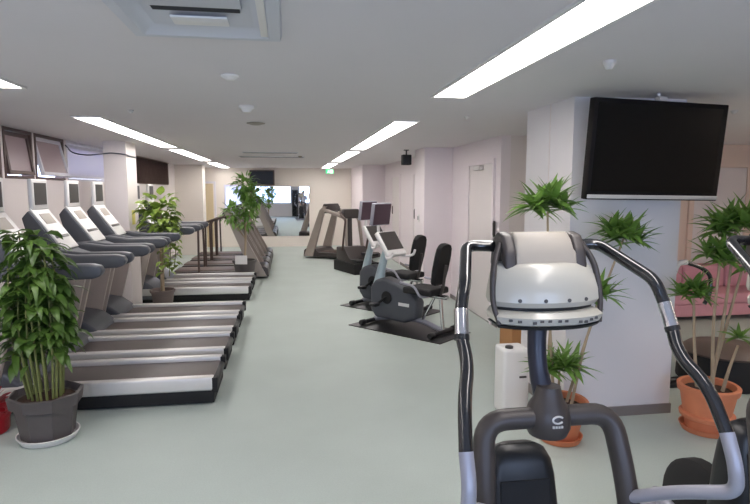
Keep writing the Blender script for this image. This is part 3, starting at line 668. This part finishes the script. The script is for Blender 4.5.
# terracotta pot beside the pillar
t = thing('potted_dracaena', 'tall plant with tufts on pale canes in a terracotta pot beside the pillar', 'potted plant', (1.82, 3.44, 0))
pot_round(t, 0.115, 0.175, 0.29, M_terra, 0.045)
tops = [((-0.145, 0.0, 1.575), (-0.05, 0, 0.25)), ((0.45, 0.07, 1.37), (0.05, 0.02, 0.25)), ((0.22, -0.04, 0.99), (0.04, -0.06, 0.25)), ((-0.02, 0.0, 0.48), (0.0, 0.06, 0.25)), ((-0.03, 0.1, 0.98), (-0.05, 0.07, 0.25))]
for (tp, bs), (n, LL, W) in zip(tops, [(90, 0.23, 0.023), (80, 0.215, 0.022), (40, 0.2, 0.018), (72, 0.22, 0.019), (30, 0.17, 0.016)]):
    tp = Vector(tp); bs = Vector(bs); mid = bs.lerp(tp, 0.5) + Vector((rng.uniform(-0.02, 0.02), rng.uniform(-0.02, 0.02), 0))
    MB().tube([bs, mid, tp], [0.011, 0.009, 0.007], 8, 4).build('cane', M_cane, t)
    crown(t, tp, n, LL, W, rng)
# terracotta pot at the right
t = thing('potted_dracaena', 'tall tufted plant in a fluted terracotta pot right of the pillar', 'potted plant', (2.92, 3.42, 0))
pot_round(t, 0.135, 0.195, 0.34, M_terra, 0.05)
MB().lathe([(0.16, 0.1), (0.174, 0.108), (0.178, 0.13), (0.166, 0.14)], n=32).build('pot_band', M_terra, t)
tops = [((0.13, 0, 1.42), (0.02, 0, 0.3)), ((-0.12, 0.05, 0.96), (-0.05, 0.05, 0.3)), ((0.12, -0.1, 0.64), (0.06, -0.06, 0.3)), ((0.26, 0.05, 1.2), (0.05, 0.05, 0.3)), ((-0.02, -0.05, 1.24), (0, -0.04, 0.3))]
for (tp, bs), (n, LL, W) in zip(tops, [(90, 0.25, 0.024), (52, 0.19, 0.02), (14, 0.14, 0.016), (50, 0.2, 0.022), (50, 0.2, 0.022)]):
    tp = Vector(tp); bs = Vector(bs); mid = bs.lerp(tp, 0.5) + Vector((rng.uniform(-0.03, 0.03), rng.uniform(-0.02, 0.02), 0))
    MB().tube([bs, mid, tp], [0.013, 0.01, 0.008], 8, 4).build('cane', M_cane, t)
    crown(t, tp, n, LL, W, rng)
# big left plant in an octagonal grey pot
t = thing('potted_rubber_plant', 'bushy broad leaved plant in an eight sided grey pot on a white saucer', 'potted plant', (-1.65, 4.0, 0))
MB().lathe([(0.15, 0.022), (0.165, 0.03), (0.195, 0.24), (0.222, 0.25), (0.235, 0.33), (0.218, 0.335), (0.205, 0.29), (0.01, 0.28)], sides=8, rot=PI / 8 + 0.12).build('pot', M_potg, t)
MB().lathe([(0.01, 0.282), (0.19, 0.285), (0.15, 0.3), (0.01, 0.31)], n=20).build('soil', M_soil, t)
MB().lathe([(0.16, 0.0), (0.17, 0.004), (0.196, 0.048), (0.187, 0.049), (0.167, 0.015), (0.01, 0.012)], n=32).build('saucer', M_white, t, 'white saucer')
lb = MB(); sb = MB()
stems = []
for k in range(19):
    a = k * 2.4; r = 0.06 + 0.05 * (k % 3)
    bs = Vector((0.1 * math.cos(a), 0.1 * math.sin(a), 0.29)); hgt = rng.uniform(0.75, 1.14)
    tp = Vector((-0.05 + math.cos(a) * rng.uniform(0.04, 0.14), math.sin(a) * rng.uniform(0.02, 0.12), 0.29 + hgt))
    mid = bs.lerp(tp, 0.5) + Vector((math.cos(a) * 0.04, math.sin(a) * 0.04, 0.02))
    sb.tube([bs, mid, tp], [0.009, 0.007, 0.004], 6, 5); stems.append(catmull([bs, mid, tp], 8))
sb.build('stems', M_stem, t)
for P in stems:
    for i in range(34):
        q = rng.uniform(0.22, 1.0) ** 0.8; p = P[min(len(P) - 1, int(q * len(P)))]
        a = rng.uniform(0, 2 * PI); el = rng.uniform(-0.3, 0.6)
        d = Vector((math.cos(a) * math.cos(el), math.sin(a) * math.cos(el) * 0.75, math.sin(el)))
        st_ = p + d * rng.uniform(0.0, 0.05)
        lb.leaf(st_, d, rng.uniform(0.12, 0.2), rng.uniform(0.023, 0.038), rng.uniform(1.2, 2.6), 4, 0.2, rng.uniform(-0.5, 0.5), 0.5)
lb.build('foliage', L_ficus, t)
# red foil-wrapped plant at the very left edge
t = thing('foil_wrapped_plant', 'red foil wrapped pot plant at the left edge beside the grey pot', 'potted plant', (-2.09, 4.16, 0))
MB().lathe([(0.1, 0.0), (0.115, 0.02), (0.12, 0.1), (0.15, 0.17), (0.165, 0.185), (0.14, 0.17), (0.01, 0.16)], n=14).build('foil_wrap', M_red, t)
lb = MB()
for k in range(26):
    a = k * 2.4; el = rng.uniform(0.1, 1.2); d = Vector((math.cos(a) * math.cos(el), math.sin(a) * math.cos(el), math.sin(el)))
    lb.leaf(Vector((0, 0, 0.17)) + d * 0.07, d, 0.1, 0.03, 0.6, 4, 0.2, 0, 0.5)
lb.build('foliage', L_redl, t)
MB().tube([(0, 0, 0.15), (0.01, 0, 0.3)], 0.008, 6).build('stem', M_stem, t)
# trailing vine by the left pillar
t = thing('trailing_pothos', 'trailing vine plant with yellow green leaves by the square left pillar', 'potted plant', (-1.77, 8.22, 0))
pot_round(t, 0.12, 0.17, 0.3, M_potb, 0.04)
MB().tube([(0, 0, 0.24), (0.01, 0, 0.9), (0.0, 0, 1.5)], 0.028, 10).build('moss_pole', M_cane, t)
lb = MB(); sb = MB()
for k in range(150):
    a = rng.uniform(0, 2 * PI); z = 1.5 - rng.random() ** 1.1 * 0.45; el = rng.uniform(-0.2, 0.9)
    d = Vector((math.cos(a) * math.cos(el), math.sin(a) * math.cos(el) * 0.5, math.sin(el)))
    lb.leaf(Vector((0.0, 0, z)) + d * rng.uniform(0.03, 0.22), d, rng.uniform(0.11, 0.19), rng.uniform(0.04, 0.062), rng.uniform(0.8, 2.2), 4, 0.15, rng.uniform(-0.5, 0.5), 0.5)
for vx, vy in ((0.14, -0.1), (0.06, -0.14), (0.18, 0.03)):
    P = catmull([(0, 0, 1.25), (vx * 0.9, vy, 1.28), (vx * 1.1, vy * 1.2, 0.95), (vx * 0.9, vy * 1.3, rng.uniform(0.5, 0.62))], 8); sb.tube(P, 0.005, 6)
    for i in range(34):
        p = P[rng.randrange(6, len(P))]; a = rng.uniform(0, 2 * PI)
        lb.leaf(p, (math.cos(a), math.sin(a) * 0.7, 0.1), rng.uniform(0.1, 0.16), rng.uniform(0.034, 0.052), 1.8, 4, 0.15, 0, 0.5)
lb.build('foliage', L_pothos, t); sb.build('stems', M_stem, t)
# bushy plant in the grey tagged planter
t = thing('potted_bush', 'tall bushy green plant in a grey planter with a white tag at the aisle', 'potted plant', (-0.8, 10.55, 0))
pot_round(t, 0.15, 0.22, 0.42, M_potg, 0.05)
MB().box(-0.12, 0.1, -0.232, -0.222, 0.36, 0.52, 0.004, M=Matrix.Rotation(-0.15, 4, 'Z')).build('tag', M_white, t, 'white paper tag')
MB().tube([(0, 0, 0.36), (0.03, 0, 0.9), (0.0, 0.02, 1.55)], [0.022, 0.018, 0.01], 8, 4).tube([(0.03, 0, 0.8), (-0.15, -0.03, 1.1), (-0.22, -0.05, 1.3)], [0.012, 0.008, 0.005], 8, 4).tube([(0.02, 0, 1.0), (0.12, -0.03, 1.3), (0.16, -0.05, 1.7)], [0.012, 0.008, 0.005], 8, 4).build('stems', M_cane, t)
lb = MB()
for cx_, cy_, cz_, r, n in ((0.04, 0, 1.78, 0.2, 150), (0.2, -0.02, 1.6, 0.19, 120), (0.08, -0.03, 1.38, 0.19, 120), (-0.2, -0.04, 1.27, 0.16, 80), (0.05, 0, 1.12, 0.14, 60)):
    for k in range(n):
        v = Vector((rng.gauss(0, 1), rng.gauss(0, 1), rng.gauss(0, 1))).normalized(); p = Vector((cx_, cy_, cz_)) + v * r * rng.random() ** 0.5
        lb.leaf(p, v + Vector((0, 0, 0.1)), rng.uniform(0.1, 0.17), rng.uniform(0.026, 0.04), rng.uniform(0.6, 1.8), 4, 0.2, 0, 0.5)
lb.build('foliage', L_far, t)

# ---------------------------------------------------------------- smaller things
t = thing('water_canister', 'white plastic canister standing on the floor against the right pillar', 'canister', (1.675, 3.95, 0))
MB().box(-0.105, 0.105, -0.1, 0.1, 0.0, 0.52, 0.035, seg=4).build('body', M_white, t)
MB().lathe([(0.03, 0.51), (0.03, 0.535), (0.02, 0.54), (0.001, 0.54)], (-0.045, -0.05, 0), 16).build('cap', M_lcd, t)
MB().box(0.02, 0.075, -0.107, -0.099, 0.3, 0.315, 0.002).build('grip_slot', M_lcd, t)
t = thing('cardboard_box', 'small brown cardboard box on the floor behind the white canister', 'box', (2.33, 5.3, 0), 0.05)
MB().box(-0.16, 0.16, -0.14, 0.14, 0, 0.36, 0.004).build('carton', M_card, t)
MB().box(-0.161, 0.161, -0.025, 0.025, 0.3605, 0.362).build('tape', M_lid, t)
# pink sofa in the side room
t = thing('sofa', 'low pink sofa against the side room wall behind the right plant', 'sofa', (5.75, 6.78, 0))
MB().box(-1.1, 1.1, -0.36, 0.36, 0.06, 0.22, 0.02).build('base', M_pink, t)
for k in (-1, 0, 1):
    MB().box(k * 0.66 - 0.325, k * 0.66 + 0.325, -0.38, 0.2, 0.22, 0.36, 0.04, seg=3).build('seat_cushion', M_pink, t)
    MB().box(k * 0.66 - 0.325, k * 0.66 + 0.325, 0.16, 0.38, 0.34, 0.66, 0.05, seg=3).build('back_cushion', M_pink, t)
for s in (-1, 1):
    MB().box(s * 1.1 - 0.09, s * 1.1 + 0.09, -0.38, 0.38, 0.05, 0.5, 0.04, seg=3).build('armrest', M_pink, t)
    for q in (-0.3, 0.3): MB().lathe([(0.02, 0), (0.03, 0.06)], (s * 1.0, q, 0), 10).build('leg', M_brown, t)
# dark machine half hidden behind the right pot
t = thing('seated_stepper', 'low black exercise machine with hooked handle behind the right terracotta pot', 'exercise machine', (3.85, 4.35, 0))
MB().lathe([(0.36, 0.0), (0.38, 0.02), (0.37, 0.2), (0.34, 0.26), (0.01, 0.27)], n=28).build('body', M_blackm, t)
MB().lathe([(0.34, 0.262), (0.35, 0.28), (0.3, 0.32), (0.01, 0.33)], n=28).build('seat_pad', M_otto, t, 'brown vinyl seat pad')
MB().tube([(-0.3, -0.02, 0.04), (-0.58, -0.05, 0.04)], 0.03, 10).box(-0.62, -0.5, -0.13, 0.03, 0.0, 0.035, 0.008).build('foot_bar', M_black, t)
MB().tube([(-0.58, -0.05, 0.04), (-0.59, -0.05, 1.0)], 0.02, 10).build('post', M_black, t)
MB().tube([(-0.59, -0.05, 0.98), (-0.55, -0.05, 1.07), (-0.47, -0.05, 1.085)], 0.024, 10, 3).build('joint', M_white, t, 'white elbow joint')
MB().tube([(-0.48, -0.05, 1.085), (-0.33, -0.06, 1.03), (-0.25, -0.07, 0.95), (-0.26, -0.08, 0.8), (-0.3, -0.08, 0.72)], 0.018, 10, 5).build('handle', M_glossblack, t)
# wall bits
t = thing('wall_switch', 'small white light switch on the right pilaster beyond the bikes', 'switch', (2.1, 8.85, 1.25))
MB().box(-0.012, 0, -0.04, 0.04, -0.06, 0.06, 0.003).build('plate', M_white, t)
MB().box(-0.018, -0.012, -0.016, 0.016, -0.03, 0.03, 0.002).build('rocker', M_lcd, t)
t = thing('wall_panel', 'pale control panel on the side room wall right of the pillar', 'panel', (4.98, 7.3, 1.3))
MB().box(-0.1, 0.1, -0.03, 0, -0.14, 0.14, 0.006).build('cover', M_white, t)
MB().box(-0.06, 0.06, -0.034, -0.03, 0.0, 0.08, 0.002).build('display', M_lid_grey, t)
o = MB().box(0, 0.003, -0.08, 0.08, 1.22, 1.42).build('wall_notice', M_yellow, None, None, (-2.13, 8.28, 0)); tag(o, 'small yellow paper notice taped on the side of the left pillar', 'notice')
c_ = MB().tube([(-2.85, 7.96, 2.28), (-2.83, 8.15, 2.2), (-2.6, 8.0, 2.16), (-2.42, 8.04, 2.18), (-2.3, 8.038, 2.19), (-2.13, 8.038, 2.17), (-2.118, 8.2, 2.16), (-2.118, 8.5, 2.16)], 0.009, 8, 5).build('wall_cable', M_slate)
tag(c_, 'dark cable strung from the high window across to the left pillar', 'cable')
nb = MB().box(-0.2, 0.2, 0, 0.05, 0.0, 1.7, 0.004).build('added_dark_panel', M_blackm, None, None, (0.5, REAR + 0.04, 0)); tag(nb, 'narrow black panel added by the window as a dark shape, seen only in the far mirror', 'screen')  # added black panel, gives the far mirror its dark shape

# ---------------------------------------------------------------- person reflected in the far mirror
def person():
    me = bpy.data.meshes.new('person'); bm = bmesh.new(); lay = bm.verts.layers.skin.verify()
    V = {}
    def v(n, co, r, par=None):
        x = bm.verts.new(co); x[lay].radius = (r[0], r[1]); V[n] = x
        if par: bm.edges.new((V[par], x))
    v('pelvis', (0, 0, 0.88), (0.14, 0.1)); V['pelvis'][lay].use_root = True
    v('waist', (0, 0, 1.02), (0.12, 0.085), 'pelvis'); v('chest', (0, 0.01, 1.22), (0.145, 0.1), 'waist'); v('neckb', (0, 0.0, 1.36), (0.06, 0.06), 'chest')
    v('neck', (0, 0.005, 1.42), (0.048, 0.05), 'neckb'); v('jaw', (0, 0.02, 1.47), (0.058, 0.066), 'neck'); v('skull', (0, 0.01, 1.55), (0.074, 0.09), 'jaw'); v('top', (0, 0, 1.61), (0.05, 0.06), 'skull')
    for s in (-1, 1):
        q = str(s)
        v('sh' + q, (s * 0.16, 0, 1.32), (0.055, 0.055), 'chest'); v('el' + q, (s * 0.22, 0.02, 1.06), (0.038, 0.038), 'sh' + q); v('wr' + q, (s * 0.2, 0.16, 1.16 if s > 0 else 0.86), (0.026, 0.026), 'el' + q)
        v('pa' + q, (s * 0.19, 0.23, 1.21 if s > 0 else 0.79), (0.034, 0.016), 'wr' + q)
        for f in range(4):
            v('fi%s%d' % (q, f), (s * 0.19 + (f - 1.5) * 0.018, 0.27, 1.26 - abs(f - 1.5) * 0.004 if s > 0 else 0.73), (0.009, 0.009), 'pa' + q)
        v('hip' + q, (s * 0.085, 0, 0.82), (0.085, 0.085), 'pelvis'); v('kn' + q, (s * 0.1, 0.01, 0.47), (0.055, 0.058), 'hip' + q); v('an' + q, (s * 0.11, -0.01, 0.09), (0.036, 0.04), 'kn' + q); v('toe' + q, (s * 0.12, 0.14, 0.04), (0.036, 0.028), 'an' + q)
    bm.to_mesh(me); bm.free()
    o = bpy.data.objects.new('person', me); COL.objects.link(o)
    sk = o.modifiers.new('skin', 'SKIN'); sk.use_smooth_shade = True
    ss = o.modifiers.new('sub', 'SUBSURF'); ss.levels = 1; ss.render_levels = 2
    me.materials.append(M_skin); return o
pe = person(); pe.location = (1.0, -1.2, 0)
tag(pe, 'person with dark hair and pale shirt, seen only in the far mirror', 'person')
MB().lathe([(0.06, 1.5), (0.088, 1.54), (0.094, 1.59), (0.075, 1.65), (0.03, 1.675), (0.001, 1.675)], (0, -0.012, 0), 20).build('hair', M_hair, pe)
MB().lathe([(0.15, 0.86), (0.15, 0.95), (0.135, 1.04), (0.16, 1.2), (0.17, 1.3), (0.1, 1.37), (0.06, 1.39)], n=20).build('shirt', M_shirt, pe)
for s in (-1, 1):
    MB().tube([(s * 0.165, 0, 1.33), (s * 0.225, 0.02, 1.06)], [0.066, 0.05], 12).build('sleeve', M_shirt, pe)
    MB().tube([(s * 0.075, 0, 0.92), (s * 0.1, 0.01, 0.48), (s * 0.11, -0.01, 0.1)], [0.105, 0.075, 0.06], 14).build('trouser_leg', M_trou, pe)

# ---------------------------------------------------------------- daylight
w = bpy.data.worlds.new('World'); sc.world = w; w.use_nodes = True
bg = w.node_tree.nodes['Background']; bg.inputs[0].default_value = (0.58, 0.7, 1.0, 1); bg.inputs[1].default_value = 10.0
for x0, x1 in ((-2.1, 0.25), (0.75, 3.0)):
    l = bpy.data.lights.new('window_portal', 'AREA'); l.shape = 'RECTANGLE'; l.size = x1 - x0; l.size_y = 1.3
    l.cycles.is_portal = True
    o = bpy.data.objects.new('window_portal', l); COL.objects.link(o); o.location = ((x0 + x1) / 2, REAR - 0.13, 1.5); o.rotation_euler = (math.radians(90), 0, 0)

# ---------------------------------------------------------------- camera
cam = bpy.data.cameras.new('camera'); cam.sensor_width = 36.0; cam.lens = 560.0 / 750.0 * 36.0; cam.clip_start = 0.05
co = bpy.data.objects.new('camera', cam); COL.objects.link(co); sc.camera = co
pitch = math.atan(62 / 560); yaw = math.atan(88 / math.hypot(560, 62))
co.location = (0, 0, 1.7); co.rotation_euler = (PI / 2 - pitch, 0, -yaw)
sc.view_settings.view_transform = 'Standard'; sc.view_settings.look = 'None'
sc.view_settings.exposure = 0.0; sc.view_settings.gamma = 1.0; sc.view_settings.use_curve_mapping = False
sc.cycles.max_bounces = 10; sc.cycles.diffuse_bounces = 5; sc.cycles.sample_clamp_indirect = 8
